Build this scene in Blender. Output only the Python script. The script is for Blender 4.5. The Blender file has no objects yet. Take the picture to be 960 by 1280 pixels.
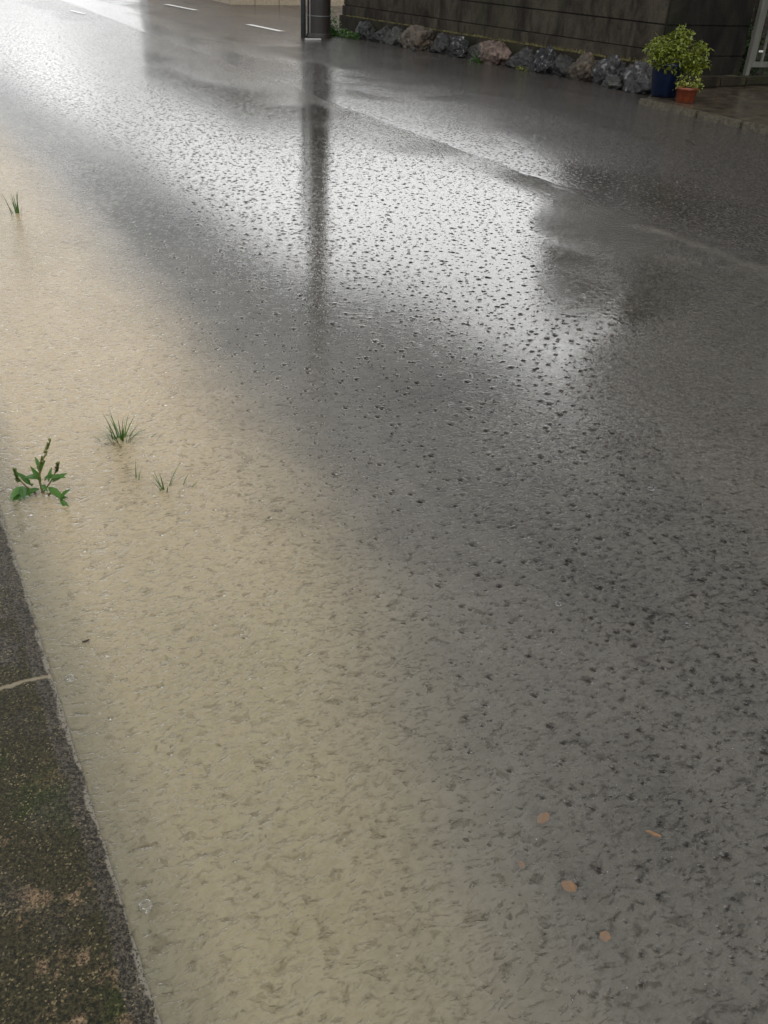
import bpy, bmesh, math, random
import numpy as np
from mathutils import Vector, Matrix
random.seed(7); rng = np.random.default_rng(7)
C = bpy.data.collections.new('scene'); bpy.context.scene.collection.children.link(C)
S = bpy.context.scene
# world axes: X = across the road (from the left kerb), Y = along the road, Z = up, metres
# ------------------------------------------------------------------ camera
cam = bpy.data.cameras.new('camera'); co = bpy.data.objects.new('camera', cam); C.objects.link(co)
cam.sensor_fit = 'VERTICAL'; cam.sensor_height = 36; cam.lens = 31.3
cam.clip_start = .02; cam.clip_end = 2000
M = Matrix(((0.8825162542417964, 0.2232142121839856, -0.4139329371747454),
            (-0.4683641199321752, 0.49657645585749793, -0.7307851083924505),
            (0.042427728659310056, 0.8388010723449804, 0.542782321813932))).to_4x4()
M.translation = (0, 0, 1.5); co.matrix_world = M; S.camera = co
# ------------------------------------------------------------------ node helper
class NT:
    def __init__(s, nt): s.nt = nt; s.n = nt.nodes; s.l = nt.links
    def new(s, t, **k):
        n = s.n.new(t)
        for a, b in k.items(): setattr(n, a, b)
        return n
    def put(s, sock, v):
        if isinstance(v, bpy.types.NodeSocket): s.l.new(v, sock)
        elif v is not None:
            if sock.type == 'RGBA' and len(v) == 3: v = (*v, 1)
            sock.default_value = v
    def m(s, op, a, b=None, c=None, clamp=False):
        n = s.new('ShaderNodeMath', operation=op, use_clamp=clamp)
        for i, v in enumerate((a, b, c)): s.put(n.inputs[i], v)
        return n.outputs[0]
    def pos(s): return s.new('ShaderNodeNewGeometry').outputs['Position']
    def objco(s): return s.new('ShaderNodeTexCoord').outputs['Object']
    def sep(s, v):
        n = s.new('ShaderNodeSeparateXYZ'); s.put(n.inputs[0], v); return n.outputs
    def comb(s, x, y, z):
        n = s.new('ShaderNodeCombineXYZ')
        for i, v in enumerate((x, y, z)): s.put(n.inputs[i], v)
        return n.outputs[0]
    def map(s, v, sc=(1,1,1), loc=(0,0,0), rot=(0,0,0)):
        n = s.new('ShaderNodeMapping'); s.put(n.inputs[0], v)
        n.inputs['Scale'].default_value = sc; n.inputs['Location'].default_value = loc; n.inputs['Rotation'].default_value = rot
        return n.outputs[0]
    def noise(s, v, scale, detail=3, rough=.55, dist=0, col=False):
        n = s.new('ShaderNodeTexNoise'); s.put(n.inputs['Vector'], v)
        n.inputs['Scale'].default_value = scale; n.inputs['Detail'].default_value = detail
        n.inputs['Roughness'].default_value = rough; n.inputs['Distortion'].default_value = dist
        return n.outputs['Color' if col else 'Fac']
    def ss(s, v, a, b, x=0., y=1.):
        n = s.new('ShaderNodeMapRange', interpolation_type='SMOOTHSTEP')
        s.put(n.inputs[0], v)
        for i, q in enumerate((a, b, x, y)): s.put(n.inputs[i+1], q)
        return n.outputs[0]
    def mix(s, f, a, b, mode='MIX'):
        n = s.new('ShaderNodeMix', data_type='RGBA', blend_type=mode)
        s.put(n.inputs[0], f); s.put(n.inputs[6], a); s.put(n.inputs[7], b); return n.outputs[2]
    def ramp(s, f, stops):
        n = s.new('ShaderNodeValToRGB'); s.put(n.inputs[0], f); e = n.color_ramp.elements
        while len(e) < len(stops): e.new(.5)
        for q, (p, c) in zip(e, stops): q.position = p; q.color = (*c, 1)
        return n.outputs[0]
    def bump(s, h, dist=1., strength=1., normal=None):
        n = s.new('ShaderNodeBump'); s.put(n.inputs['Height'], h)
        n.inputs['Distance'].default_value = dist; n.inputs['Strength'].default_value = strength
        if normal: s.put(n.inputs['Normal'], normal)
        return n.outputs[0]
def newmat(name):
    m = bpy.data.materials.new(name); m.use_nodes = True; m.node_tree.nodes.clear()
    return m, NT(m.node_tree)
def outp(k, sh): k.l.new(sh, k.new('ShaderNodeOutputMaterial').inputs[0])
def principled(k, **kw):
    n = k.new('ShaderNodeBsdfPrincipled')
    for a, v in kw.items(): k.put(n.inputs[a.replace('_', ' ')], v)
    return n.outputs[0]
# ------------------------------------------------------------------ sky: storm deck overhead, bright break beyond it
W = bpy.data.worlds.new('World'); S.world = W; W.use_nodes = True; W.node_tree.nodes.clear()
k = NT(W.node_tree)
SUN_EL, SUN_AZ = math.radians(58), math.radians(200)
sky = k.new('ShaderNodeTexSky', sky_type='NISHITA'); sky.sun_disc = False
sky.sun_elevation = SUN_EL; sky.sun_rotation = SUN_AZ; sky.dust_density = 4; sky.air_density = 1.2
hs = k.new('ShaderNodeHueSaturation'); hs.inputs['Saturation'].default_value = .15; k.l.new(sky.outputs[0], hs.inputs['Color'])
d = k.sep(k.new('ShaderNodeTexCoord').outputs['Generated'])
z = k.m('MAXIMUM', d[2], .02)
px = k.m('DIVIDE', d[0], z); py = k.m('DIVIDE', d[1], z)
fc = k.new('ShaderNodeFloatCurve'); cv = fc.mapping.curves[0]
k.put(fc.inputs['Value'], k.m('DIVIDE', py, 10., clamp=True))
pts = [(0, 1.), (.11, .98), (.145, .80), (.165, .72), (.197, .73), (.237, .72), (.28, .62), (.36, .595), (.47, .575), (.59, .54), (.78, .475), (1, .42)]
cv.points[0].location = pts[0]; cv.points[1].location = pts[-1]
for p in pts[1:-1]: cv.points.new(*p)
fc.mapping.update()
edge = k.m('MULTIPLY', fc.outputs[0], 2.)
wob = k.m('MULTIPLY', k.m('SUBTRACT', k.noise(k.comb(px, py, 0), 1.3, 3), .5), .07)
dd = k.m('DIVIDE', k.m('ADD', k.m('SUBTRACT', px, edge), wob), k.m('ADD', .6, k.m('MULTIPLY', py, .1)))
bright = k.ss(dd, -.012, .02)
cl = k.noise(k.comb(px, py, 0), .55, 5, .6)
deck = k.mix(k.ss(cl, .3, .7), (6.6, 6.9, 7.3), (14, 14.1, 14.1))
br = k.mix(cl, (45, 45.5, 45.5), (55, 55, 54.5))
zl = k.m('ADD', z, k.m('MULTIPLY', k.ss(k.m('DIVIDE', d[0], k.m('MAXIMUM', d[1], .05)), .25, .16), .07))
br = k.mix(k.ss(zl, .09, .30), k.mix(1., br, (.30, .30, .30), 'MULTIPLY'), br)
cloud = k.mix(bright, deck, br)
bg = k.new('ShaderNodeBackground'); bg.inputs[1].default_value = .1
k.l.new(k.mix(.88, hs.outputs[0], cloud), bg.inputs[0]); k.l.new(bg.outputs[0], k.new('ShaderNodeOutputWorld').inputs[0])
sl = bpy.data.lights.new('sun', 'SUN'); sl.energy = .6; sl.angle = math.radians(25); sl.color = (1, .95, .86)
so = bpy.data.objects.new('sun', sl); C.objects.link(so)
so.rotation_euler = Vector((math.sin(SUN_AZ)*math.cos(SUN_EL), math.cos(SUN_AZ)*math.cos(SUN_EL), math.sin(SUN_EL))).to_track_quat('Z', 'Y').to_euler()
S.view_settings.view_transform = 'Standard'; S.view_settings.look = 'None'; S.view_settings.exposure = 0; S.view_settings.gamma = 1
S.view_settings.use_curve_mapping = False
S.cycles.max_bounces = 8; S.cycles.transparent_max_bounces = 12; S.cycles.caustics_reflective = False; S.cycles.caustics_refractive = False

# ------------------------------------------------------------------ materials
def water_mat():
    m, k = newmat('flood_water'); P = k.pos(); x, y, _ = k.sep(P)
    dep = k.new('ShaderNodeAttribute', attribute_name='depth').outputs['Fac']
    ramp = k.ss(dep, .012, .08, .45, 3.2)      # deeper water carries higher ripples
    def rings(scale, off, lam, amp, crater, thr, cd=.0042):
        v = k.new('ShaderNodeTexVoronoi', voronoi_dimensions='2D', feature='F1')
        k.put(v.inputs['Vector'], k.map(P, loc=off)); v.inputs['Scale'].default_value = scale
        dm = k.m('DIVIDE', v.outputs['Distance'], scale)
        cr, cg, cb = k.sep(v.outputs['Color'])
        r0 = k.m('MULTIPLY', cr, .45/scale)
        e = k.m('DIVIDE', k.m('SUBTRACT', dm, r0), lam*1.1)
        env = k.m('POWER', 2.718, k.m('MULTIPLY', k.m('MULTIPLY', e, e), -1.))
        wv = k.m('SINE', k.m('MULTIPLY', k.m('SUBTRACT', dm, r0), 6.283/lam))
        h = k.m('MULTIPLY', k.m('MULTIPLY', env, wv), k.m('MULTIPLY', k.m('MULTIPLY', k.m('SUBTRACT', 1.25, cr), amp), ramp))
        q = k.m('DIVIDE', dm, k.m('ADD', .5*crater, k.m('MULTIPLY', cb, crater)))
        q2 = k.m('MULTIPLY', q, q)
        ce = k.m('POWER', 2.718, k.m('MULTIPLY', q2, -1.))
        rim = k.m('MULTIPLY', k.m('MULTIPLY', q2, ce), .45)
        on = k.m('GREATER_THAN', cg, thr)
        c = k.m('MULTIPLY', k.m('MULTIPLY', k.m('SUBTRACT', rim, ce), k.m('MULTIPLY', k.ss(dep, .02, .06, cd, cd*.45), k.m('ADD', .35, cb))), on)
        return k.m('ADD', h, c)
    h = rings(11, (3.1, 1.7, 0), .013, .00022, .0066, .32, .0085)
    h = k.m('ADD', h, rings(18, (7.7, 4.3, 0), .010, .00014, .0050, .25, .0060))
    h = k.m('ADD', h, rings(27, (1.3, 9.1, 0), .007, .00007, .0030, .48, .0034))
    big = k.noise(k.map(P, sc=(1, 1.6, 1), rot=(0, 0, .5)), 16, 1, .5, .8)
    fine = k.noise(k.map(P, rot=(0, 0, .5), sc=(1, 1.5, 1)), 48, 2, .6, 1.6)
    h = k.m('ADD', h, k.m('MULTIPLY', k.m('MULTIPLY', big, .00022), ramp))
    h = k.m('ADD', h, k.m('MULTIPLY', k.m('ABSOLUTE', k.m('SUBTRACT', fine, .5)), k.m('MULTIPLY', ramp, -.0004)))
    flow = k.new('ShaderNodeAttribute', attribute_name='flow').outputs['Fac']
    fw1 = k.noise(k.map(P, rot=(0, 0, -.75), sc=(1, 3.0, 1)), 22, 4, .62, .8)
    fw2 = k.noise(k.map(P, rot=(0, 0, -.5), sc=(1, 2.2, 1)), 65, 3, .6, .6)
    h = k.m('ADD', k.m('MULTIPLY', h, k.ss(flow, 0., 1., 1., .6)), k.m('MULTIPLY', flow, k.m('ADD', k.m('MULTIPLY', fw1, .0100), k.m('MULTIPLY', fw2, .0042))))
    h = k.m('ADD', h, k.m('MULTIPLY', k.m('MULTIPLY', fw2, k.ss(y, 2.6, .9)), .0007))
    wrp = k.comb(k.m('ADD', x, k.m('MULTIPLY', k.noise(P, 9, 2), .05)), k.m('ADD', y, k.m('MULTIPLY', k.noise(k.map(P, loc=(4, 4, 0)), 11, 2), .05)), 0.)
    dash = k.ss(k.noise(k.map(wrp, rot=(0, 0, .55), sc=(1, 2.6, 1)), 40, 3, .6, .5), .52, .65)
    blob = k.ss(k.noise(k.map(wrp, rot=(0, 0, .9), sc=(1, 1.4, 1)), 24, 4, .65, .4), .52, .66)
    arc = k.m('SUBTRACT', .09, k.m('MULTIPLY', k.m('ADD', k.m('MULTIPLY', dash, .6), k.m('MULTIPLY', blob, .6)), .09))
    near = k.m('MAXIMUM', k.ss(y, 3.0, 1.4, .025, 1.), k.ss(dep, .02, .06))
    h = k.m('ADD', h, k.m('MULTIPLY', near, k.m('ADD', k.m('MULTIPLY', dash, k.ss(dep, .01, .06, -.00040, -.0013)), k.m('MULTIPLY', blob, k.ss(dep, .01, .06, -.0004, -.0018)))))
    nrm = k.bump(h); nsoft = k.bump(h, strength=.9)
    wn = k.m('ADD', .15, k.m('MULTIPLY', k.noise(k.map(P, sc=(1.4, .8, 1)), 2.0, 6, .62, 1.6), 1.7))
    f = k.m('SUBTRACT', 1., k.m('POWER', 2.718, k.m('MULTIPLY', k.m('MAXIMUM', k.m('ADD', k.m('ADD', k.m('MULTIPLY', dep, wn), k.m('MULTIPLY', k.m('SUBTRACT', arc, .065), .15)), k.m('MULTIPLY', k.m('SUBTRACT', k.m('MULTIPLY', h, k.ss(flow, 0., 1., 1., .45)), .0004), 1.6)), 0.), -36.)), clamp=True)
    n1 = k.noise(P, 1.1, 4, .6, .5)
    far = k.ss(y, .8, 3.6)
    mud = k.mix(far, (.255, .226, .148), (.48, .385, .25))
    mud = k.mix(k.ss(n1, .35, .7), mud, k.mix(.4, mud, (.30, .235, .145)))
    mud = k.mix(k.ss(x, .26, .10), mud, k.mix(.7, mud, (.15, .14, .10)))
    thin = k.ss(dep, .075, .02)
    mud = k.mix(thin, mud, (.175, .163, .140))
    mud = k.mix(k.ss(arc, -.01, .085), k.mix(1., mud, (.62, .59, .53), 'MULTIPLY'), mud)  # dark ripple strokes painted into the mud, standing in for slope reflections
    mott = k.noise(k.map(P, sc=(1, 1.4, 1), rot=(0, 0, .4)), 46, 4, .7, .9)
    mud = k.mix(k.ss(mott, .36, .60), k.mix(1., mud, (.87, .86, .83), 'MULTIPLY'), mud)  # ripple wrinkle shading painted into the mud colour as mottling
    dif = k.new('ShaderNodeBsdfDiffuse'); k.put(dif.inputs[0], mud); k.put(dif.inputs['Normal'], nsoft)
    tr = k.new('ShaderNodeBsdfTransparent'); tr.inputs[0].default_value = (.93, .92, .88, 1)
    ms = k.new('ShaderNodeMixShader'); k.put(ms.inputs[0], f); k.l.new(tr.outputs[0], ms.inputs[1]); k.l.new(dif.outputs[0], ms.inputs[2])
    fr = k.new('ShaderNodeFresnel'); fr.inputs['IOR'].default_value = 1.34; k.put(fr.inputs['Normal'], nrm)
    gl = k.new('ShaderNodeBsdfGlossy'); gl.inputs['Roughness'].default_value = .06; k.put(gl.inputs['Normal'], nrm)
    m2 = k.new('ShaderNodeMixShader'); k.l.new(fr.outputs[0], m2.inputs[0]); k.l.new(ms.outputs[0], m2.inputs[1]); k.l.new(gl.outputs[0], m2.inputs[2])
    outp(k, m2.outputs[0]); return m
def asphalt_mat():
    m, k = newmat('wet_asphalt'); P = k.pos(); x, y, _ = k.sep(P)
    agg = k.noise(P, 210, 3, .7); patch = k.noise(P, 1.3, 4, .6)
    col = k.mix(k.ss(agg, .35, .72), (.020, .020, .021), (.085, .080, .074))
    col = k.mix(k.ss(patch, .4, .7), col, k.mix(.4, col, (.055, .048, .042)))
    vor = k.new('ShaderNodeTexVoronoi'); k.put(vor.inputs['Vector'], P); vor.inputs['Scale'].default_value = 75
    col = k.mix(k.ss(k.sep(vor.outputs['Color'])[0], .1, .95), k.mix(1., col, (.4, .4, .4), 'MULTIPLY'), k.mix(1., col, (1.9, 1.85, 1.8), 'MULTIPLY'))
    # newer, browner strip beyond the joint
    new = k.ss(x, 4.30, 4.36)
    col = k.mix(k.m('MULTIPLY', new, .45), col, (.050, .043, .036))
    flow = k.noise(k.map(P, rot=(0, 0, -.55), sc=(1, 3.2, 1)), 26, 4, .62, 1.0)
    flow2 = k.noise(k.map(P, rot=(0, 0, .2), sc=(1, 2.0, 1)), 70, 3, .6, .8)
    wet = k.new('ShaderNodeAttribute', attribute_name='wet').outputs['Fac']
    stone = k.m('MULTIPLY', vor.outputs['Distance'], -.0075)
    film = k.ss(k.noise(k.map(P, sc=(1, .55, 1), rot=(0, 0, -.3)), .75, 4, .55, .5), .40, .60)   # where water stands in a film
    flowam = k.m('MULTIPLY', k.ss(x, 4.5, 4.1), .0040)
    h = k.m('ADD', k.m('MULTIPLY', flow, k.m('ADD', flowam, .0034)), k.m('MULTIPLY', flow2, .0026))
    h = k.m('ADD', h, k.m('MULTIPLY', stone, k.ss(film, 0., 1., 1., .55)))
    h = k.m('ADD', h, k.m('MULTIPLY', agg, .0010))
    v = k.new('ShaderNodeTexVoronoi', voronoi_dimensions='2D'); k.put(v.inputs['Vector'], P); v.inputs['Scale'].default_value = 20
    q = k.m('DIVIDE', v.outputs['Distance'], .16); ce = k.m('POWER', 2.718, k.m('MULTIPLY', k.m('MULTIPLY', q, q), -1.))
    crat = k.m('ADD', 0., k.m('MULTIPLY', k.m('MULTIPLY', ce, k.m('GREATER_THAN', k.sep(v.outputs['Color'])[0], .4)), -.0045))
    h = k.m('MULTIPLY', h, k.ss(wet, 0., 1., 1., .10))
    h = k.m('ADD', h, crat)
    nr = k.bump(h)
    rough = k.ss(k.m('MAXIMUM', film, wet), 0., 1., .16, .07)
    sh = principled(k, Base_Color=col, Roughness=rough, Normal=nr, IOR=1.34)
    outp(k, sh); return m
def flat(name, col, rough=.5, var=.25, scale=30, bump=0., metal=0., streak=False, ior=1.45):
    m, k = newmat(name); P = k.objco()
    v = k.map(P, sc=(1, 1, .12)) if streak else P
    n = k.noise(v, scale, 5, .65)
    n = k.ss(n, .25, .75)
    lo = tuple(c*(1-var) for c in col); hi = tuple(min(1, c*(1+var)) for c in col)
    kw = {}
    if bump: kw['Normal'] = k.bump(k.noise(P, scale*2.5, 4), bump)
    outp(k, principled(k, Base_Color=k.mix(n, lo, hi), Roughness=rough, Metallic=metal, IOR=ior, **kw)); return m
def wall_mat(name, dark, mid, pale, palethr=.62, grow=0.):
    m, k = newmat(name); P = k.pos()
    st = k.noise(k.map(P, sc=(1, 1, .42)), 4.5, 7, .70, .5)
    st2 = k.noise(k.map(P, sc=(1, 1, .22)), 2.1, 4, .6)
    gr = k.noise(P, 70, 4, .7)
    c = k.mix(k.ss(st, .32, .68), dark, mid)
    c = k.mix(k.m('MULTIPLY', k.ss(st2, palethr, palethr+.13), .85), c, pale)
    c = k.mix(k.m('MULTIPLY', k.ss(k.noise(P, 1.4, 4, .6), .5, .7), .45), c, (.055, .062, .028))
    c = k.mix(k.ss(gr, .2, .8), k.mix(1., c, (.45, .45, .45), 'MULTIPLY'), c)
    c = k.mix(k.m('MULTIPLY', k.ss(k.noise(P, 24, 4, .7), .55, .72), .45), c, (.012, .011, .008))
    _, _, z = k.sep(P)
    h = k.m('ADD', k.m('MULTIPLY', gr, .004), k.m('MULTIPLY', st, .004))
    outp(k, principled(k, Base_Color=c, Roughness=.75, IOR=1.3, Normal=k.bump(h))); return m
def rock_mat(name, a, b, c, rough=.35, scale=9):
    m, k = newmat(name); P = k.objco()
    n = k.noise(P, scale, 6, .65, 1.); n2 = k.noise(P, scale*3, 5, .7)
    n3 = k.noise(P, scale*1.4, 3, .6, .6); up = k.sep(k.new('ShaderNodeNewGeometry').outputs['Normal'])[2]
    col = k.mix(k.ss(n, .35, .6), a, b); col = k.mix(k.m('MULTIPLY', k.ss(n3, .55, .68), .5), col, c)
    col = k.mix(k.m('MULTIPLY', k.ss(n2, .5, .65), .6), col, (.016, .020, .007))
    h = k.m('ADD', k.m('MULTIPLY', n, .05), k.m('MULTIPLY', n2, .02))
    outp(k, principled(k, Base_Color=col, Roughness=rough, Normal=k.bump(h))); return m
def leaf_mat(name, a, b, rough=.4):
    m, k = newmat(name); g = k.new('ShaderNodeNewGeometry')
    r = g.outputs['Random Per Island']
    n = k.noise(g.outputs['Position'], 14, 2)
    col = k.mix(k.m('MULTIPLY', k.m('ADD', r, n), .6, clamp=True), a, b)
    p = k.new('ShaderNodeBsdfPrincipled'); k.put(p.inputs['Base Color'], col); p.inputs['Roughness'].default_value = rough
    t = k.new('ShaderNodeBsdfTranslucent'); k.put(t.inputs[0], col)
    ms = k.new('ShaderNodeMixShader'); ms.inputs[0].default_value = .3; k.l.new(p.outputs[0], ms.inputs[1]); k.l.new(t.outputs[0], ms.inputs[2])
    outp(k, ms.outputs[0]); return m
def moss_mat():
    m, k = newmat('mossy_concrete'); P = k.pos(); x, y, _ = k.sep(P)
    gn = k.noise(P, 120, 6, .8); pn = k.noise(P, 9, 5, .65, .3); on = k.noise(k.map(P, loc=(3, 2, 0)), 14, 5, .7, .3)
    pl = k.noise(k.map(P, loc=(9, 1, 4)), 4.0, 4, .6)
    conc = k.mix(k.ss(gn, .36, .66), (.012, .010, .008), (.125, .108, .082))
    moss = k.mix(k.ss(gn, .35, .68), (.006, .007, .003), (.075, .062, .026))
    grn = k.mix(k.ss(gn, .35, .7), (.006, .010, .002), (.050, .062, .010))
    org = k.mix(k.ss(gn, .35, .7), (.05, .032, .016), (.34, .235, .14))
    edge = k.m('ADD', x, k.m('MULTIPLY', k.m('SUBTRACT', pn, .5), .055))      # clean strip along the kerb edge
    clean = k.ss(edge, .050, .060)
    c = k.mix(k.m('MULTIPLY', k.ss(pl, .52, .62), .9), moss, grn)
    c = k.mix(k.m('MULTIPLY', k.ss(on, .53, .63), k.ss(y, 1.55, 1.1)), c, org)
    dry = k.m('MULTIPLY', k.ss(k.noise(P, 6, 4, .6, .2), .52, .64), .45)
    c = k.mix(dry, c, conc)
    c = k.mix(k.ss(y, 1.66, 1.78), c, k.mix(k.ss(pn, .46, .60), conc, moss))
    c = k.mix(clean, c, k.mix(k.m('MULTIPLY', k.ss(pn, .60, .68), .8), conc, moss))
    c = k.mix(k.m('MULTIPLY', k.ss(edge, .082, .088), .8), c, (.26, .235, .19))
    rough = k.mix(clean, (.55,)*3, (.32,)*3)
    h = k.m('ADD', k.m('MULTIPLY', gn, .0050), k.m('MULTIPLY', pn, .006))
    sv = k.new('ShaderNodeTexVoronoi'); k.put(sv.inputs['Vector'], P); sv.inputs['Scale'].default_value = 330
    spk = k.m('MULTIPLY', k.m('GREATER_THAN', k.sep(sv.outputs['Color'])[0], .91), k.ss(k.noise(P, 22, 3), .38, .6))
    c = k.mix(k.m('MULTIPLY', spk, .6), c, (.30, .24, .13)); c = k.mix(k.m('MULTIPLY', k.m('LESS_THAN', k.sep(sv.outputs['Color'])[1], .25), .7), c, (.004, .004, .002))
    jt = k.m('MULTIPLY', k.ss(k.m('ABSOLUTE', k.m('SUBTRACT', k.m('ADD', y, k.m('MULTIPLY', k.noise(P, 40, 3), .02)), 1.712)), .008, .002), .75)
    c = k.mix(jt, c, (.30, .25, .17))
    outp(k, principled(k, Base_Color=c, IOR=1.28, Roughness=.45, Normal=k.bump(h))); return m
MT = {}
MT['water'] = water_mat(); MT['asphalt'] = asphalt_mat(); MT['moss'] = moss_mat()
MT['wall'] = wall_mat('stained_block', (.017, .013, .009), (.085, .070, .052), (.25, .19, .125))
MT['wall_dark'] = wall_mat('dark_stained_block', (.007, .007, .006), (.030, .026, .020), (.07, .06, .042), .6)
MT['ledge'] = wall_mat('mossy_footing', (.014, .012, .009), (.055, .045, .030), (.14, .12, .07), .55)
MT['beige'] = flat('beige_render', (.42, .30, .18), .6, .15, 8)
MT['beige_block'] = flat('beige_kerb_block', (.36, .30, .22), .5, .25, 20)
MT['paving'] = flat('wet_brown_paving', (.060, .048, .034), .22, .6, 7, .004)
MT['stone_kerb'] = flat('wet_kerb_stone', (.085, .073, .048), .25, .5, 25, .01)
MT['pole'] = flat('dark_pole_sleeve', (.022, .018, .016), .45, .35, 20, streak=True)
MT['pole_conc'] = flat('pole_concrete', (.38, .37, .35), .6, .2, 20)
MT['galv'] = flat('galvanised_steel', (.11, .12, .12), .35, .2, 20, metal=.4)
MT['paint'] = flat('white_paint', (.72, .72, .70), .3, .1, 60)
MT['gate'] = flat('grey_gate_metal', (.15, .15, .13), .4, .25, 14, streak=True)
MT['blue'] = flat('blue_glazed_pot', (.003, .009, .032), .3, .5, 12)
MT['red'] = flat('red_brown_planter', (.15, .034, .013), .4, .45, 14)
MT['soil'] = flat('potting_soil', (.03, .022, .015), .8, .4, 60)
MT['terrain'] = flat('terrain_soil', (.09, .08, .055), .8, .3, .3)
MT['render'] = flat('pale_render', (.66, .65, .62), .7, .1, 1)
MT['roof'] = flat('grey_roof_tile', (.11, .11, .12), .5, .2, 4)
MT['darkwood'] = flat('dark_timber_siding', (.055, .045, .038), .6, .3, 6, streak=True)
MT['glass'] = flat('window_glass', (.03, .035, .04), .05, .1, 2)
MT['bark'] = flat('wet_bark', (.05, .04, .03), .7, .4, 20, .02)
MT['ev'] = leaf_mat('evergreen_leaves', (.012, .022, .008), (.035, .055, .016))
MT['shrub'] = leaf_mat('garden_shrub_leaves', (.015, .030, .010), (.040, .075, .020))
MT['bush'] = leaf_mat('lime_bush_leaves', (.05, .075, .008), (.27, .31, .035), .3)
MT['bush2'] = leaf_mat('yellow_green_leaves', (.08, .12, .015), (.38, .40, .08), .3)
MT['weed'] = leaf_mat('weed_leaves', (.025, .095, .012), (.085, .20, .030), .3)
MT['grass'] = leaf_mat('grass_blades', (.030, .080, .012), (.10, .19, .030), .35)
MT['spike'] = leaf_mat('flower_spike', (.06, .13, .02), (.22, .22, .06), .5)
MT['dry'] = leaf_mat('dry_moss_tufts', (.13, .12, .035), (.34, .31, .13), .6)
MT['stem'] = flat('weed_stem', (.11, .10, .03), .4, .3, 40)
MT['leaf_or'] = flat('fallen_orange_leaf', (.62, .27, .07), .5, .3, 60)
MT['leaf_dk'] = flat('floating_dark_leaf', (.035, .022, .012), .4, .3, 60)
def drop_mat():
    m, k = newmat('water_drop')
    outp(k, principled(k, Base_Color=(1, 1, 1), Roughness=.0, IOR=1.33, Transmission_Weight=1.)); return m
MT['drop'] = drop_mat()
def glint_drop_mat():
    m, k = newmat('drop_glint_white')
    outp(k, principled(k, Base_Color=(.85, .85, .82), Roughness=.05, IOR=1.33, Transmission_Weight=.55)); return m  # sky sparkle of clear drops put into a white base colour
MT['glint_drop'] = glint_drop_mat()
def bubble_mat():
    m, k = newmat('bubble_film')
    lw = k.new('ShaderNodeLayerWeight'); lw.inputs[0].default_value = .35
    tr = k.new('ShaderNodeBsdfTransparent'); gl = k.new('ShaderNodeBsdfGlossy'); gl.inputs['Roughness'].default_value = .05
    ms = k.new('ShaderNodeMixShader'); k.put(ms.inputs[0], k.m('MULTIPLY', lw.outputs['Facing'], .3))
    k.l.new(tr.outputs[0], ms.inputs[1]); k.l.new(gl.outputs[0], ms.inputs[2]); outp(k, ms.outputs[0]); return m
MT['bubble'] = bubble_mat()

# ------------------------------------------------------------------ mesh helpers
def link(name, me, mat, parent=None, loc=None):
    o = bpy.data.objects.new(name, me); C.objects.link(o)
    if mat: me.materials.append(MT[mat])
    if parent: o.parent = parent
    if loc: o.location = loc
    return o
def obj(name, bm, mat, parent=None, loc=None, smooth=False):
    me = bpy.data.meshes.new(name); bm.to_mesh(me); bm.free()
    if smooth:
        for p in me.polygons: p.use_smooth = True
    return link(name, me, mat, parent, loc)
def thing(name, label, cat, loc=(0, 0, 0), group=None):
    o = bpy.data.objects.new(name, None); C.objects.link(o); o.location = loc; o.empty_display_size = .1
    return tag(o, label, cat, group)
def tag(o, label, cat, group=None):
    o['label'] = label; o['category'] = cat
    if group: o['group'] = group
    return o
def struct(o, kind='structure'): o['kind'] = kind; return o
def box(bm, x0, x1, y0, y1, z0, z1, bev=0):
    r = bmesh.ops.create_cube(bm, size=1); vs = r['verts']
    for v in vs: v.co = Vector(((x0+x1)/2+v.co.x*(x1-x0), (y0+y1)/2+v.co.y*(y1-y0), (z0+z1)/2+v.co.z*(z1-z0)))
    if bev: bmesh.ops.bevel(bm, geom=list({e for v in vs for e in v.link_edges}), offset=bev, segments=2, affect='EDGES')
    return vs
def obox(bm, A, B, off, th, z0, z1, bev=0):
    """a box along the ground line A-B, its front face pushed 'off' towards the road side, th deep behind it"""
    A = Vector(A); B = Vector(B); u = (B-A); L = u.length; u.normalize(); n = Vector((u.y, -u.x))
    if n.x > 0 and abs(n.x) > abs(n.y): n = -n
    if abs(n.y) >= abs(n.x) and n.y > 0: n = -n
    vs = box(bm, 0, L, 0, th, z0, z1) if not bev else None
    if bev:
        before = set(bm.verts); box(bm, 0, L, 0, th, z0, z1, bev); vs = [v for v in bm.verts if v not in before]
    for v in vs:
        p = A + u*v.co.x + n*(off - v.co.y); v.co = Vector((p.x, p.y, v.co.z))
def tube(bm, pts, rad, seg=8, cap=True):
    pts = [Vector(p) for p in pts]; rings = []
    if not hasattr(rad, '__len__'): rad = [rad]*len(pts)
    for i, p in enumerate(pts):
        t = (pts[min(i+1, len(pts)-1)] - pts[max(i-1, 0)]).normalized()
        a = t.cross(Vector((0, 1, .03))); a = a.normalized() if a.length > .1 else t.cross(Vector((1, 0, 0))).normalized()
        b = t.cross(a)
        rings.append([bm.verts.new(p + (a*math.cos(2*math.pi*j/seg) + b*math.sin(2*math.pi*j/seg))*rad[i]) for j in range(seg)])
    for i in range(len(rings)-1):
        for j in range(seg): bm.faces.new((rings[i][j], rings[i][(j+1) % seg], rings[i+1][(j+1) % seg], rings[i+1][j]))
    if cap: bm.faces.new(rings[0][::-1]); bm.faces.new(rings[-1])
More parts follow.
